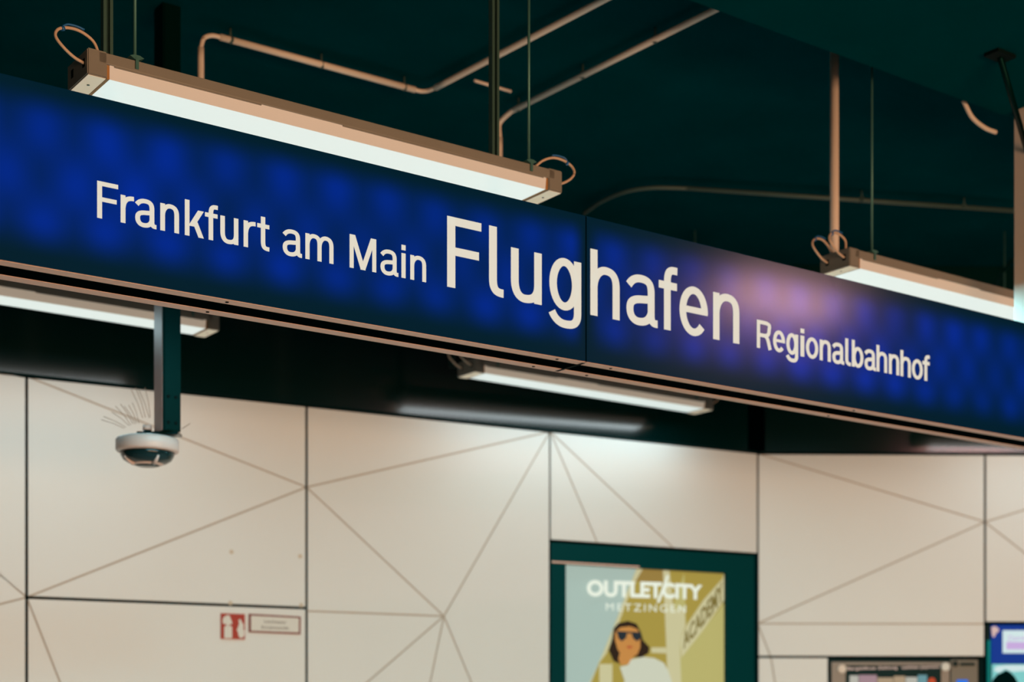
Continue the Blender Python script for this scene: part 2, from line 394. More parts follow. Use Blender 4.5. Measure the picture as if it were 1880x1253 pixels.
# ------------------------------------------------------------------ the station sign
D_S, T_S, HB, HTOP = 3.65, .156, 1.084, 1.522
S0, SJ, S1 = -.10, 2.909, 5.92
sg = empty('station_sign', M_*D_S + Vector((0, 0, EYE+HB)), TH)
tag(sg, 'long backlit blue hanging sign reading Frankfurt am Main Flughafen Regionalbahnhof', 'sign')
hs = HTOP-HB
mb = MB(); mb.box(S0, S1, .012, T_S, .0013, hs); mb.build('case', 'signbox', sg)
for x0, x1 in ((S0, SJ-.0025), (SJ+.0025, S1)):
    MB().box(x0, x1, 0, .0118, .0013, hs, bev=.0005).build('face_panel', 'sign', sg)
for y0, y1 in ((.0, .038), (T_S-.040, T_S)):
    for x0, x1 in ((S0, SJ-.002), (SJ+.002, S1)):
        r_ = MB().box(x0, x1, y0, y1, 0, .0012).build('bottom_rail', 'rail', sg)
        for px in (398, 1000, 1543, 1098):
            s_ = px_sd(px, D_S+.08)[0]
            if x0 < s_ < x1: MB().lathe([(.0, -.0016), (.0045, -.0016), (.005, .001)], (s_, (y0+y1)/2, 0), 10).build('screw', 'hole', r_)
MB().box(SJ-.005, SJ+.005, .012, T_S-.012, -.0012, -.0001).build('joint_bracket', 'hole', sg)
MB().box(SJ-.0026, SJ+.0026, .0012, .012, .001, hs-.0006).build('joint_seal', 'signbox', sg)
words = [
 ('Frankfurt am Main', .0897, [('F',178.3,216.6),('r',221.4,245.7),('a',248.2,286.9),('n',294.2,328.4),('k',339.3,374.4),('f',376.2,399.6),('u',404.5,437.3),('r',447.2,468.9),('t',472.1,494.2),('a',519,554.1),('m',560.6,611.9),('M',641.8,690.4),('a',698.5,731),('i',737,744.3),('n',753.2,782)]),
 ('Flughafen', .1988, [('F',820.9,883.3),('l',897.8,924.1),('u',938,994.2),('g',1008.6,1066.7),('h',1083.8,1137.2),('a',1150.1,1206.9),('f',1209.4,1243.1),('e',1247.5,1299.2),('n',1309.2,1357)]),
 ('Regionalbahnhof', .0915, [('R',1389.4,1416.4),('e',1419.2,1440.8),('g',1443.6,1465),('i',1469.5,1476.2),('o',1479.6,1501.7),('n',1504.8,1524.8),('a',1528.1,1549.5),('l',1551.7,1561.6),('b',1563.8,1584.7),('a',1587.3,1607.7),('h',1609.1,1628.3),('n',1631.9,1650.4),('h',1653.1,1671.7),('o',1674.1,1693.7),('f',1693.5,1706.4)]),
]
for text, cap, gl in words:
    AX, AZ = (.0675, .0585) if text[0] == 'F' else (.076, .066)
    for c, a, b in gl:
        mb = MB(); add_glyph(mb, c, px_sd(a, D_S)[0], px_sd(b, D_S)[0], 1.2285-HB, cap, -.0012, .0002)
        tag(mb.build('letter', 'letter', sg), 'cream letter ' + c + ' of ' + text)

# ------------------------------------------------------------------ ceiling lights
LL, LW, LH, CAPL = 1.57, .15, .070, .054
def loops(side, both):
    """cable loops at a lamp end, in lamp coordinates; side -1 left, +1 right"""
    out = []
    for k, y in enumerate((.028, .112)):
        if k == 1 and not both: continue
        pts = [(.004, y, .036), (-.026, y, .046), (-.056, y, .066), (-.074, y+.004, .090), (-.066, y+.01, .112), (-.038, y+.016, .126), (0, y+.022, .128), (.038, y+.028, .112), (.065, y+.05 if not k else y+.03, .084), (.09, y+.055 if not k else y+.03, .071)]
        out.append([((x if side < 0 else LL-x), yy, zz) for x, yy, zz in pts])
    return out
def ceiling_light(label, s, d, left=True, right=True, both=False, hbase=1.705, th=TH, group='long ceiling lights hung in two rows', rods=True, loc=None, color=COOL, power=LAMP_W, rod_h=None):
    root = empty('ceiling_light', loc if loc else sdh(s, d, hbase), th); tag(root, label, 'light', group)
    MB().box(.03, LL-.03, 0, LW, .038, LH-.003, bev=.002).build('housing', 'housing', root)
    for k in (0, 1):
        x0, x1 = (0, CAPL) if k == 0 else (LL-CAPL, LL)
        mb = MB(); mb.xprism([(0, .0), (LW, .0), (LW, LH), (0, LH)], x0, x1)
        bmesh.ops.bevel(mb.bm, geom=list(mb.bm.edges), offset=.003, segments=2, affect='EDGES')
        c = mb.build('end_cap', 'housing', root)
        MB().box(x0+.003, x1-.003, .004, LW-.004, -.0008, .0006).build('cap_cover_glow', 'capglow', c)
        xo = x0-.0008 if k == 0 else x1-.0012
        for y in (.028, .112): tag(MB().box(xo, xo+.002, y-.008, y+.008, .026, .048).build('cable_hole', 'hole', c), 'dark cable hole')
        MB().lathe([(0, -.0020), (.004, -.0020), (.0042, .001)], ((x0+x1)/2, LW*.45, 0), 10).build('screw', 'strut', c)
        xg = CAPL if k == 0 else LL-CAPL-.008
        tag(MB().box(xg, xg+.008, .006, LW-.006, .001, .040).build('gasket', 'gasket', root), 'amber gasket strip')
    # diffuser: lit bottom, frosted slanted sides
    mb = MB(); x0, x1 = CAPL+.008, LL-CAPL-.008
    mb.xprism([(.008, .002), (LW-.008, .002), (LW-.004, .038), (.004, .038)], x0, x1, 1)
    mb.bm.faces.ensure_lookup_table()
    for f in mb.bm.faces:
        f.normal_update()
        if max(v.co.z for v in f.verts) < .004: f.material_index = 0
    tag(mb.build('diffuser', ['diff', 'diffside'], root), 'glowing white diffuser')
    MB().box(CAPL+.02, CAPL+.45, .0005, .006, .0345, .0385).build('lip', 'housing', root)
    MB().box(LL-CAPL-.75, LL-CAPL-.02, .0005, .006, .0345, .0385).build('lip', 'housing', root)
    top = (H_CEIL if rod_h is None else rod_h) - hbase
    if rods:
        for x in (.135, LL-.125):
            r_ = MB().tube([(x, .012, LH+.004), (x, .012, top)], .0045, 8).build('hanger_rod', 'steel', root)
            mb = MB(); mb.prism([(x-.020, LH+.006), (x-.006, LH-.001), (x+.006, LH-.001), (x+.020, LH+.006), (x+.008, LH+.011), (x-.008, LH+.011)], -.004, .020)
            mb.box(x-.0045, x+.0045, -.005, -.0005, LH-.026, LH+.004)
            mb.build('hanger_clip', 'steel', root)
    for side, on in ((-1, left), (1, right)):
        if not on: continue
        for pts in loops(side, both and side < 0):
            c = MB().tube(spline(pts, 6), .0042, 8).build('cable', 'cable', root)
            p = Vector(pts[5]); q = Vector(pts[4])
            mb = MB(); mid = (p+q)/2; t = (p-q).normalized()
            mb.tube([mid-t*.004, mid+t*.004], .0065, 8)
            sg_ = 1 if side < 0 else -1
            mb.tube(spline([mid+Vector((0, 0, .006)), mid+Vector((.014*sg_, 0, .015)), mid+Vector((.040*sg_, .002, .017)), mid+Vector((.06*sg_, .004, .014))], 4), .003, 6)
            tag(mb.build('cable_tie', 'tie', c), 'blue cable tie')
    if power: area('lamp_light', (LL/2, LW/2, -.004), (0, 0, 0), LL-2*CAPL-.03, LW-.03, power, color, root)
    return root
ROW1 = (.20, .83, 1.0); ROW1_W = 40.0
sA, sB, sC, sD_ = 1.487, 4.406, 4.262, 1.352
ceiling_light('nearest long ceiling light, above the words Frankfurt am Main', sA, 3.958, color=ROW1, power=ROW1_W)
ceiling_light('long ceiling light above the right end of the sign, beside the round beige pole', sB, 3.958, both=True, color=(.40, .92, 1), power=42)
ceiling_light('long ceiling light under the middle of the sign, close to the cream wall', sC, 6.21, both=True)
ceiling_light('long ceiling light at far left under the sign, behind the camera post', sD_, 6.21, left=False, right=False, power=6.2)
pe = UR*(px_sd(1800, D_R-.55, TR_)[0]) + MR*(D_R-.55) + Vector((0, 0, EYE+1.705))
ceiling_light('long ceiling light hidden behind the right end of the sign', 0, 0, loc=pe, th=TR_, left=False, right=False)
# one fixture of the next row, flush under the lowered ceiling, outside the picture; it glints on the sign
gl = ceiling_light('warm ceiling light on the lowered ceiling, out of the picture', 5.66, 1.25, hbase=H_SOF-LH, left=False, right=False, rods=False, color=(1, .50, .48), power=27)
gl.scale = (.56, 1, 1)

# ------------------------------------------------------------------ suspension poles
def channel_pole(label, s, d, h0, w_=.028, dp=.022):
    root = empty('suspension_pole', sdh(s, d, h0), TH); tag(root, label, 'pole', 'steel poles hanging from the ceiling')
    h = H_CEIL-h0; t = .0045
    mb = MB(); mb.box(-w_/2, w_/2, dp-t, dp, 0, h); mb.box(-w_/2, -w_/2+t, 0, dp-t, 0, h); mb.box(w_/2-t, w_/2, 0, dp-t, 0, h)
    mb.box(-w_/2+t, -w_/2+t*2, 0, .003, 0, h); mb.box(w_/2-2*t, w_/2-t, 0, .003, 0, h)
    mb.build('channel', 'strut', root)
    MB().box(-.015, .015, D_S+T_S-d+.001, -.0005, .02, .06).build('bracket', 'strut', root)
    return root
channel_pole('open steel channel pole at upper left, behind the nearest light', px_sd(194, 4.2)[0], 4.18, 1.44)
channel_pole('open steel channel pole above the word Flughafen, beside a beige conduit', px_sd(904, 4.2)[0], 4.18, 1.44)
s_ = px_sd(1532, 4.2)[0]
root = empty('suspension_pole', sdh(s_, 4.2, 1.44), TH); tag(root, 'round beige pole hanging above the right-hand light', 'pole', 'steel poles hanging from the ceiling')
MB().tube([(0, 0, 0), (0, 0, H_CEIL-1.44)], .0175, 16).build('tube', 'pole', root)
MB().tube([(0, 0, .30), (0, 0, .40)], .021, 16).build('sleeve', 'strut', root)
MB().box(-.015, .015, D_S+T_S-4.2+.001, -.016, .02, .06).build('bracket', 'strut', root)
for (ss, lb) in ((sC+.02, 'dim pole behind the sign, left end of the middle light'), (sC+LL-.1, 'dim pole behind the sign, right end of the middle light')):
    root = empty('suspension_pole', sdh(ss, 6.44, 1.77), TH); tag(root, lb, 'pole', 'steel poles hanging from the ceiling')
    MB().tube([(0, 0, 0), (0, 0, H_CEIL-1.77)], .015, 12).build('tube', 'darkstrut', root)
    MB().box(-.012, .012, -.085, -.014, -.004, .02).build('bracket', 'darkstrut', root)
# post and brace that carry the sign at the right edge
s_, _ = px_sd(1881, 3.72)
root = empty('sign_post', sdh(s_, 3.72, HTOP+.001), TH); tag(root, 'square post with slanting brace standing on the sign at the right edge', 'post')
MB().box(-.028, .028, -.028, .028, 0, H_SOF-HTOP-.002, bev=.003).build('post', 'pole', root)
p0 = px_ceil(1836, 104, H_SOF-.01); loc = root.matrix_basis.inverted() @ p0
mb = MB(); mb.tube([loc, Vector((-.02, -.03, 2.19-HTOP))], .011, 4); mb.build('brace', 'darkstrut', root)
MB().box(loc.x-.05, loc.x+.05, loc.y-.03, loc.y+.03, H_SOF-HTOP-.014, H_SOF-HTOP-.002).build('foot_plate', 'hole', root)
cb = [sdh(*v) for v in ((s_-.215, 3.84, 2.40), (s_-.17, 3.835, 2.345), (s_-.10, 3.83, 2.318), (s_-.03, 3.83, 2.315))]
tag(MB().tube(spline([px_plane(0, 0, 1) and v for v in cb], 8), .0085, 10).build('cable_loop', 'conduit'), 'short curved beige cable beside the brace at upper right', 'cable')

# ------------------------------------------------------------------ conduits on the ceiling
HC = 2.615
def conduit(label, pts, r=.0125, material='conduit', clips=(), drop=None, group='beige conduits along the ceiling', thin=()):
    root = empty('conduit', pts[0]); tag(root, label, 'conduit', group)
    o0 = Vector(pts[0]); MB().tube([Vector(p)-o0 for p in pts], r, 12).build('pipe', material, root)
    for c in clips:
        c = Vector(c)-o0
        mb = MB(); mb.tube([c-Vector((0, 0, .004)), c+Vector((0, 0, EYE+H_CEIL-.002-(c.z+o0.z)))], .0045, 8); mb.tube([c-Vector((.003, .004, 0)), c+Vector((.003, .004, 0))], r*1.25, 10)
        mb.build('pipe_clip', 'dimconduit', root)
    for a, b in thin:
        MB().tube([Vector(p)-o0 for p in spline(b, 8)], a, 10).build('bend', material, root)
    return root
P0, P1 = px_ceil(404, 68, HC), px_ceil(762, 165, HC)
Q0, Q1 = px_ceil(800, 161, HC), px_ceil(1180, -38, HC)
dirl = (P0-P1).normalized()
top = P0 + dirl*.06 - Vector((0, 0, .025)); foot = px_ceil(369, 85, HC); foot = Vector((foot.x, foot.y, 0))
fx = Vector((P0.x, P0.y, 0)) + Vector((dirl.x, dirl.y, 0))*.078
dn = [(fx.x, fx.y, EYE+HC-.06), (fx.x, fx.y, EYE+1.75)]
conduit('beige conduit dropping behind the nearest light and bending twice along the ceiling',
        [P0, P1], clips=[px_ceil(423, 73, HC), px_ceil(590, 119, HC), px_ceil(742, 160, HC)],
        thin=[(.0085, [P0, P0+dirl*.035-Vector((0, 0, .003)), P0+dirl*.066-Vector((0, 0, .022)), dn[0]]), (.0125, [dn[0], ((dn[0][0]+dn[1][0])/2, (dn[0][1]+dn[1][1])/2, EYE+2.2), dn[1]]),
              (.0085, [P1, px_ceil(773, 167.5, HC), px_ceil(786, 166.5, HC), Q0]), (.0125, [Q0, (Q0+Q1)/2, Q1])])
A0, A1 = px_ceil(945, 201, HC), px_ceil(1420, -36, HC)
da = (A0-A1).normalized(); fz = Vector((A0.x, A0.y, 0))+Vector((da.x, da.y, 0))*.10; fz = px_sd(917, 1) and fz
bx = (917-CX)/F_PX*fz.y; fz.x = bx
conduit('beige conduit beside the channel pole, bending up to the lowered ceiling', [A0, A1], clips=[px_ceil(952, 198, HC), px_ceil(1070, 138, HC), px_ceil(1203, 72, HC)],
        thin=[(.0105, [A0, A0+da*.04-Vector((0, 0, .004)), Vector((fz.x, fz.y, EYE+HC-.03)), Vector((fz.x, fz.y, EYE+HC-.09))]), (.0125, [Vector((fz.x, fz.y, EYE+HC-.09)), Vector((fz.x, fz.y, EYE+2.2)), Vector((fz.x, fz.y, EYE+1.8))])])
conduit('short thin conduit stub crossing behind the channel pole', [px_ceil(871, 148, HC), px_ceil(938, 168, HC)], r=.006, material='pole')
B0, B1 = px_ceil(1262, 346, HC), px_ceil(1875, 388, HC)
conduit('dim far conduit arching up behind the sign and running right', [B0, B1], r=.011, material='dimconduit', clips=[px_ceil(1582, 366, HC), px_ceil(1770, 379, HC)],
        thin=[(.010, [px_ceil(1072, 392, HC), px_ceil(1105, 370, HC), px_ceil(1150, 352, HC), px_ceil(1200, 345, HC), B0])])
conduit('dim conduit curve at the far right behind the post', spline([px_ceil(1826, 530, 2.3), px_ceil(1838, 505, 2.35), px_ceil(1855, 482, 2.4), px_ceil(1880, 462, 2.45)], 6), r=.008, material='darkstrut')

# ------------------------------------------------------------------ security camera and its post
D_C = 5.40
sl, _ = px_sd(299, D_C)
post = empty('mounting_post', sdh(sl, D_C, 1.084), TH); tag(post, 'dark square post hanging from the ceiling and holding the dome camera', 'post')
mb = MB(); mb.box(0, .070, 0, .080, 0, H_CEIL-1.084); 
pch = mb.build('channel', 'darkstrut', post)
MB().box(.006, .064, -.0035, -.0002, .004, H_CEIL-1.084-.01).build('cover_strip', 'darkstrut', post)
MB().box(-.002, -.0002, .004, .076, .0, .62).build('lit_side_strip', 'litside', post)  # pale strip paints in the light falling on the post's left face
for x in (.020, .050):
    for z in (.03, .125): MB().disc(x, z, .006, -.006, -.0036, seg=12).build('bolt', 'hole', post)
cz = px_sd(270.5, D_C)
xc = (270.5-CX)/F_PX*5.80
sc_ = empty('security_camera', (xc, 5.80, EYE+.975)); tag(sc_, 'white round dome security camera with bird spikes under the dark post', 'security camera')
R_ = .116
MB().lathe([(.0, .098), (.05, .097), (.095, .092), (R_-.004, .086), (R_, .080), (R_, .044), (R_-.004, .039), (.101, .036)], seg=40).build('housing', 'camwhite', sc_)
MB().lathe([(.100, .037), (.098, .025), (.088, .008), (.070, -.003), (.050, -.008)], seg=40).build('dome_window', 'camdark', sc_)
MB().lathe([(.060, -.003), (.058, -.008), (.045, -.012), (.0, -.013)], seg=32).build('sensor_ring', 'camwhite', sc_)
MB().lathe([(.046, -.0125), (.034, -.016), (.0, -.018)], seg=24).build('centre_lens', 'camdark', sc_)
for ang in (-138, -52):
    a = math.radians(ang); ca, sa = math.cos(a), math.sin(a)
    MB().tube([(ca*.094, sa*.094, .014), (ca*.074, sa*.074, -.002), (ca*.056, sa*.056, -.009)], [.004, .007, .010], 8).build('window_rib', 'camwhite', sc_)
MB().lathe([(.016, .096), (.016, .118), (.012, .120), (.0, .120)], (.0, 0, 0), 16).build('cable_stub', 'camdark', sc_)
MB().lathe([(.017, .120), (.017, .138), (.0, .140)], (.0, 0, 0), 16).build('stub_cap', 'camwhite', sc_)
loc = Matrix.Rotation(0, 4, 'Z')
pp = sdh(sl, D_C, 1.084) + U*.035 + M_*.04 - sc_.location
MB().box(min(-.03, pp.x-.03), pp.x+.045, -.04, pp.y+.03 if pp.y > -.01 else .03, .098, .1085).build('mount_plate', 'camdark', sc_)
def px_at(px, py, Z): return Vector(((px-CX)/F_PX*Z, Z, EYE+(HOR-py)*Z/F_PX)) - sc_.location
spk = [((231, 785), (190, 765)), ((237, 782), (205, 757)), ((240, 781), (212, 746)), ((244, 779), (221, 742)), ((248, 779), (228, 746)), ((251, 778), (236, 744)), ((255, 778), (243, 740)), ((262, 768), (241, 716)), ((267, 767), (249, 712)), ((274, 768), (254, 714)), ((276, 767), (266, 712)), ((334, 788), (349, 778)), ((228, 787), (186, 771))]
for (a, b) in spk: MB().tube([px_at(*a, 5.78), (px_at(*a, 5.78)+px_at(*b, 5.74))/2+Vector((.003, 0, .002)), px_at(*b, 5.74)], .0012, 5).build('bird_spike', 'spike', sc_)
MB().box(px_at(229, 0, 5.78).x, px_at(280, 0, 5.78).x, -.025, -.012, .088, .094).build('spike_base', 'camwhite', sc_)

# ------------------------------------------------------------------ small text from the built-in font
def text_mesh(body, size, bold=0.0, align='CENTER', spacing=1.0):
    cu = bpy.data.curves.new('txt', 'FONT'); cu.body = body; cu.size = size; cu.offset = bold; cu.align_x = align; cu.resolution_u = 4; cu.space_character = spacing
    to = bpy.data.objects.new('txt', cu); COL.objects.link(to)
    bpy.context.view_layer.update()
    me = bpy.data.meshes.new_from_object(to.evaluated_get(bpy.context.evaluated_depsgraph_get()))
    bpy.data.objects.remove(to); bpy.data.curves.remove(cu)
    return me
def text_on(mb, body, quad, y, mi=0, bold=0.0, spacing=1.0):
    """letters filling the quad (tl, tr, bl, br) of (x,z) points, standing at depth y"""
    me = text_mesh(body, 1.0, bold, 'LEFT', spacing)
    xs = [v.co.x for v in me.vertices]; ys = [v.co.y for v in me.vertices]
    x0, x1, y0, y1 = min(xs), max(xs), min(ys), max(ys)
    tl, tr, bl, br = [Vector(q) for q in quad]; vs = []
    for v in me.vertices:
        a = (v.co.x-x0)/(x1-x0); b = (v.co.y-y0)/(y1-y0)
        p = (bl*(1-a)+br*a)*(1-b) + (tl*(1-a)+tr*a)*b
        vs.append(mb.bm.verts.new((p.x, y, p.y)))
    for f in me.polygons:
        try: q = mb.bm.faces.new([vs[i] for i in f.vertices]); q.material_index = mi
        except ValueError: pass
    bpy.data.meshes.remove(me)

# ------------------------------------------------------------------ fire safety signs on the left wall
def wall_thing(name, label, cat, t, h, base=o_w, th=TW, u=UW): 
    o = empty(name, base + u*t + Vector((0, 0, h)), th); return tag(o, label, cat)
t0, h0 = PW(427, 1151)
f1 = wall_thing('fire_extinguisher_sign', 'small red square sign with white extinguisher and flame pictogram on the wall', 'sign', t0, h0)
def loc_w(px, py, t, h): a = PW(px, py); return (a[0]-t, a[1]-h)
hw = (PW(449, 1150)[0]-PW(405, 1150)[0])/2
MB().box(-hw, hw, -.006, -.0005, -hw*1.02, hw*1.02).build('plate', 'red', f1)
def C4(x, y): return loc_w(395+x/10.444, 1110+y/10.444, t0, h0)
mb = MB()
mb.prism([C4(*v) for v in ((165, 440), (180, 425), (300, 425), (315, 440), (315, 655), (165, 655))], -.0075, -.0061)
mb.prism([C4(*v) for v in ((160, 380), (155, 300), (185, 235), (230, 210), (270, 225), (290, 290), (315, 340), (315, 385))], -.0075, -.0061)
mb.prism([C4(*v) for v in ((135, 300), (160, 240), (185, 235), (170, 300), (160, 380), (145, 380))], -.0074, -.0061)
mb.prism([C4(*v) for v in ((200, 385), (275, 385), (275, 420), (200, 420))], -.0074, -.0061)
tag(mb.build('pictogram', 'white', f1), 'white extinguisher shape')
mb = MB()
mb.prism([C4(*v) for v in ((440, 300), (480, 290), (510, 360), (540, 400), (530, 470), (555, 520), (550, 600), (520, 650), (470, 650), (440, 610), (430, 540), (405, 500), (430, 440), (450, 380))], -.0075, -.0061)
tag(mb.build('flame', 'white', f1), 'white flame shape')
t1, h1 = PW(504, 1147)
f2 = wall_thing('water_point_sign', 'white sign with dark red border and two lines of text beside the red square sign', 'sign', t1, h1)
def C4b(x, y): return loc_w(395+x/10.444, 1110+y/10.444, t1, h1)
q = [C4b(640, 185), C4b(1635, 240), C4b(1630, 580), C4b(640, 540)]
mb = MB(); mb.prism(q, -.005, -.0005); mb.build('border', 'dkred', f2)
mb = MB(); mb.prism([C4b(680, 220), C4b(1598, 268), C4b(1595, 545), C4b(680, 510)], -.0065, -.0051); mb.build('plate', 'white', f2)
mb = MB(); text_on(mb, 'Löschwasser', (C4b(935, 300), C4b(1355, 318), C4b(935, 360), C4b(1355, 378)), -.0069)
text_on(mb, 'Entnahmestelle', (C4b(880, 412), C4b(1400, 432), C4b(880, 470), C4b(1400, 490)), -.0069); tag(mb.build('lettering', 'ink', f2), 'dark text Löschwasser Entnahmestelle')

# ------------------------------------------------------------------ poster case
tc0, tc1 = tC+.008, tD-.02
HP0 = -1.0
t0, h0 = tC, 0.0
pc = wall_thing('poster_case', 'dark teal poster case with an outlet advertisement under the cream wall', 'poster case', t0, h0)
def CP(x, y): a = PW(1000+x/4.59, 980+y/4.59); return (a[0]-t0, a[1]-h0)
pl, pr = PW(1039.5, 1100)[0]-t0, PW(1334.5, 1100)[0]-t0; ptop = PW(1187, 1044.5)[1]
mb = MB(); y0, y1 = .004, .20
mb.box(tc0-t0, tc1-t0, y0, y1, ptop+.0, H_POST-.012); mb.box(tc0-t0, pl, y0, y1, HP0, ptop); mb.box(pr, tc1-t0, y0, y1, HP0, ptop); mb.box(tc0-t0, tc1-t0, y0, y1, HP0-.12, HP0)
mb.build('frame', 'teal', pc)
MB().box(pl, pr, .12, .2, HP0, ptop).build('backing', 'substrate', pc)
mats = [lit('poster_sky', (.47, .62, .57)), lit('poster_ochre', (.46, .36, .075)), lit('poster_pale', (.70, .67, .40)), lit('poster_yellow', (.58, .54, .20)),
        lit('poster_hair', (.035, .02, .012)), lit('poster_skin', (.66, .30, .08)), lit('poster_glasses', (.025, .035, .045)), lit('poster_lip', (.55, .13, .05)), lit('poster_cloth', (.72, .76, .62)), lit('poster_white', (.74, .80, .70), .85), lit('poster_shade', (.24, .19, .05)), lit('poster_brown', (.38, .26, .07))]
mb = MB(); Y = [.030]
def lay(poly, mi, clip=False):
    Y[0] -= .0005
    pts = []
    for x, y in poly:
        a, b = CP(x, y); pts.append((min(max(a, pl+.001), pr-.001), min(b, ptop-.001)))
    mb.prism(pts, Y[0], Y[0]+.0004, mi)
B = 3200
Y[0] = .0305; mb.box(pl+.0005, pr-.0005, .031, .035, HP0+.001, ptop-.0005, 1)
lay([(150, 200), (800, 200), (800, 290), (715, 500), (640, 700), (520, 1000), (400, 1300), (150, 1300)], 0)
lay([(150, 1290), (405, 1290), (300, 1560), (150, 1900)], 0)
lay([(150, 1850), (1535, 1850), (1535, B), (150, B)], 10)
lay([(800, 285), (850, 295), (720, 560), (640, 780), (545, 1010), (470, 1110), (400, 1290), (385, 1290), (520, 1000), (640, 700), (715, 500)], 2)
lay([(850, 285), (1020, 290), (1030, 420), (790, 400)], 11)
lay([(1110, 600), (1200, 330), (1215, 760), (1165, 900), (1180, 1300), (1120, 1300)], 3)
lay([(1020, 270), (1075, 270), (1110, 640), (1035, 640)], 2)
lay([(1035, 640), (1110, 640), (1132, 1300), (1062, 1300)], 2)
lay([(1110, 640), (1200, 610), (1210, 780), (1160, 900), (1180, 1290), (1130, 1290)], 2)
lay([(920, 960), (1045, 960), (1048, 1010), (920, 1005)], 2)
lay([(1165, 1040), (1340, 830), (1560, 590), (1560, 1300), (1175, 1300)], 3)
lay([(1520, 380), (1560, 300), (1560, 565), (1345, 830), (1175, 1045), (1160, 900), (1225, 760), (1360, 560)], 2)
text_on(mb, 'ACADEMY', (CP(1185, 850), CP(1520, 395), CP(1190, 980), CP(1530, 560)), Y[0]-.0004, 10, bold=.03); Y[0] -= .0005
lay([(480, 1100), (590, 1100), (590, 1300), (480, 1300)], 2)
lay([(600, 800), (640, 755), (720, 735), (795, 760), (830, 830), (850, 900), (905, 960), (895, 1010), (835, 1045), (780, 1040), (660, 1100), (600, 1075), (560, 985), (590, 880)], 4)
lay([(612, 830), (660, 790), (740, 782), (800, 805), (825, 850), (825, 960), (800, 1020), (740, 1045), (680, 1040), (635, 980), (612, 900)], 5)
lay([(650, 1010), (800, 1010), (760, 1050), (720, 1105), (660, 1108), (640, 1060)], 5)
lay([(622, 822), (830, 832), (830, 846), (622, 838)], 6)
lay([(628, 830), (712, 838), (705, 880), (668, 910), (638, 880)], 6)
lay([(750, 838), (830, 842), (825, 885), (795, 910), (760, 880)], 6)
lay([(700, 955), (730, 944), (765, 952), (735, 972)], 7)
lay([(650, 1125), (720, 1108), (745, 1062), (850, 1040), (940, 1050), (1020, 1090), (1060, 1160), (1100, 1290), (1120, 1600), (600, 1600), (690, 1240)], 8)
text_on(mb, 'OUTLET', (CP(370, 388), CP(1005, 408), CP(370, 528), CP(1005, 548)), Y[0]-.0006, 9, bold=.045)
text_on(mb, 'CITY', (CP(1005, 408), CP(1345, 432), CP(1005, 545), CP(1345, 560)), Y[0]-.0006, 9, bold=.045)
Y[0] -= .0008
lay([(1045, 350), (1065, 352), (985, 582), (960, 580)], 9)
text_on(mb, 'METZINGEN', (CP(530, 585), CP(1205, 603), CP(530, 648), CP(1205, 667)), Y[0]-.0006, 9, bold=.0, spacing=1.3)
mb.build('poster', mats, pc)
MB().box(PW(1012, 1040)[0]-t0+.004, PW(1174, 1060)[0]-t0, .0005, .0036, ptop+.002, ptop+.011).build('painted_reflection', 'rail', pc)  # reflection line on the case glass, painted in as a pinkish bar

# ------------------------------------------------------------------ ticket machine and information screen on the right
def right_thing(name, label, cat, t, h): return wall_thing(name, label, cat, t, h, o_r, TR_, UR)
a, h = PR(1661, 1230); 
tm = right_thing('ticket_machine', 'grey brown ticket machine with cashless payment header, set into the wall at lower right', 'ticket machine', a, h)
def T(px, py): v = PR(px, py); return (v[0]-a, v[1]-h)
def rc(mb, x0, y0, x1, y1, d0, d1, mi=0, bev=0): p, q = T(x0, y0), T(x1, y1); mb.box(p[0], q[0], d0, d1, q[1], p[1], mi, bev)
MT['machine'] = mat('machine_taupe', (.30, .24, .20), .5); MT['machdark'] = mat('machine_dark', (.0, .022, .022), .5, spec=.1); MT['machface'] = mat('machine_face', (.17, .15, .12), .5)
low = -EYE+.02-h
x0, x1 = rm-a+.006, r1-a-.03
mb = MB(); mb.box(x0, x1, .03, .42, low, hM-h-.012); mb.build('body', 'machdark', tm)
mb = MB(); p, q = T(1527, 1216), T(1744, 1216); mb.box(p[0], q[0], .005, .0295, low+.3, p[1], 0, .004); mb.build('front_panel', 'machine', tm)
mb = MB(); p, q = T(1746, 1212), T(1796, 1212); mb.box(p[0], q[0], .005, .0295, low+.3, p[1], 0, .003); mb.build('card_panel', 'machface', tm)
mb = MB(); rc(mb, 1553, 1222, 1728, 1300, .001, .0048); sc1 = mb.build('display', 'machdark', tm)
tmats = [lit('header_text', (.62, .45, .38), .8), lit('shot_pink', (.42, .28, .33)), lit('shot_beige', (.48, .36, .24)), lit('shot_cyan', (.16, .36, .42)), lit('shot_red', (.6, .08, .03)), lit('shot_white', (.55, .55, .5))]
mb = MB(); text_on(mb, 'Bargeldlose Zahlung', (T(1556, 1225.5), T(1648, 1223.5), T(1556, 1232.5), T(1648, 1230.5)), .0004, 0, bold=.02)
text_on(mb, 'cashless payment', (T(1655, 1223.3), T(1725, 1222), T(1655, 1230.5), T(1725, 1229)), .0004, 0, bold=.02); mb.build('header_lettering', tmats, sc1)
mb = MB()
for (x0_, y0_, x1_, y1_, mi) in ((1560, 1241, 1576, 1290, 5), (1577, 1240, 1610, 1290, 1), (1611, 1245, 1640, 1290, 2), (1641, 1242, 1662, 1290, 2), (1663, 1244, 1684, 1290, 5), (1685, 1240, 1702, 1290, 3)):
    rc(mb, x0_, y0_, x1_, y1_, .0004, .0009, mi)
p = T(1711, 1252); mb.disc(p[0], p[1], .022, .0004, .0009, 4)
mb.build('screen_pictures', tmats, sc1)
for (px, py, mname) in ((1546, 1229, 'conduit'), (1736, 1225, 'white')):
    mb = MB(); p = T(px, py); mb.disc(p[0], p[1], .024, -.006, .0048, 0, 24); mb.build('round_badge', mname, tm)
mb = MB(); rc(mb, 1763, 1217.5, 1790, 1223, .0, .0048); mb.build('card_slot', 'machdark', tm)
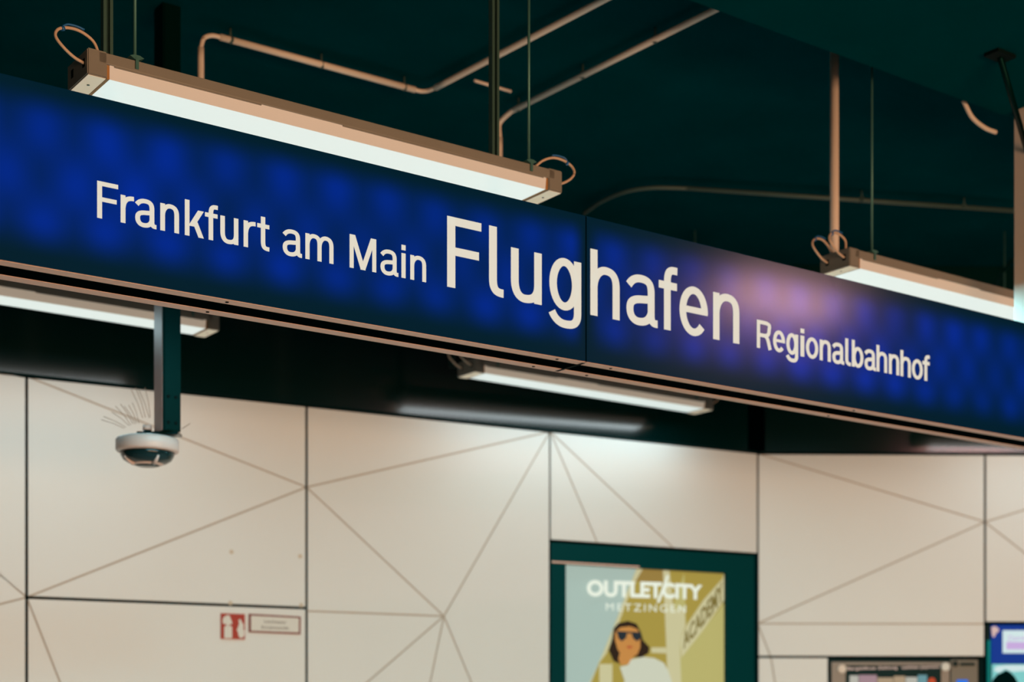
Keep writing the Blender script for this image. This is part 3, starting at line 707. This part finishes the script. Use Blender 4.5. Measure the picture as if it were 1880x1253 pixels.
mb = MB(); p = T(1754, 1219.5); mb.disc(p[0], p[1], .017, -.002, .0048, 0, 18); mb.build('sensor', 'camdark', tm)
MT['bluebtn'] = lit('blue_button', (.01, .16, .75), .9)
mb = MB(); rc(mb, 1757, 1249, 1777, 1262, -.001, .0048, 0, .002); mb.build('lit_button', 'bluebtn', tm)

a, h = PR(1850, 1200)
iscr = right_thing('information_screen', 'blue and turquoise lit screen at the lower right corner of the picture', 'screen', a, h)
low = -EYE+.02-h; xr = r2-a-.01
MT['scrblue'] = lit('screen_blue', (.002, .035, .26), .8); MT['scrcyan'] = lit('screen_turquoise', (.20, .58, .58), .8); MT['scrteal'] = lit('screen_teal_jamb', (.0, .16, .14), .8)
MT['scrpale'] = lit('screen_pale', (.55, .70, .72), .9); MT['scrlilac'] = lit('screen_lilac', (.50, .36, .66), .9); MT['scrdark'] = mat('screen_dark', (.0, .010, .010), .6, spec=.0)
MT['scrpink'] = lit('screen_pinkish', (.62, .45, .42), .8)
mb = MB(); mb.box(r1-a+.018, xr, .03, .42, low, hS-h-.012); mb.build('body', 'machdark', iscr)
mb = MB(); p = T(1809.5, 1176); q = T(1820, 1300); mb.box(p[0]+.018, q[0], .012, .0295, low+.4, p[1]); mb.build('side_jamb', 'scrteal', iscr)
mb = MB(); p = T(1822, 1148); q = T(1822, 1219); mb.box(p[0], xr-.01, .008, .0295, q[1], p[1]); hd = mb.build('header', 'scrblue', iscr)
mb = MB(); mb.box(p[0]+.006, xr-.01, .010, .0295, low+.4, q[1]-.003); sc2 = mb.build('picture', 'scrcyan', iscr)
mb = MB(); p = T(1841.5, 1158); q = T(1841.5, 1200); mb.box(p[0], xr-.2, .004, .0079, q[1], p[1], 0, .003); bx_ = mb.build('notice', 'scrpale', iscr)
mb = MB(); p = T(1848, 1179.5); q = T(1848, 1193); mb.box(p[0], xr-.25, .0025, .0039, q[1], p[1]); mb.build('lilac_band', 'scrlilac', bx_)
mb = MB(); text_on(mb, 'Damen', (T(1852, 1168), T(1890, 1166.5), T(1852, 1177), T(1890, 1175.5)), .0036); mb.build('lettering', 'scrlilac', bx_)
mb = MB(); mb.prism([T(1820.5, 1153), T(1826, 1150), T(1832, 1153), T(1835, 1157), T(1832, 1162), T(1828, 1164), T(1828, 1168), T(1825, 1171), T(1822.5, 1168)], .004, .0079); mb.build('pale_sticker', 'scrpink', hd)
mb = MB(); mb.prism([T(1820, 1262), T(1824, 1248), T(1832, 1239), T(1841, 1235), T(1848, 1231), T(1856, 1235), T(1864, 1243), T(1870, 1254), T(1872, 1290), T(1820, 1290)], .0085, .0099); mb.build('dark_head_shape', 'scrdark', sc2)
mb = MB(); mb.prism([T(1825, 1232), T(1830, 1224), T(1850, 1222), T(1890, 1222), T(1890, 1232), T(1860, 1234), T(1846, 1229), T(1836, 1236)], .0092, .0099); mb.build('pale_glow', 'scrpale', sc2)
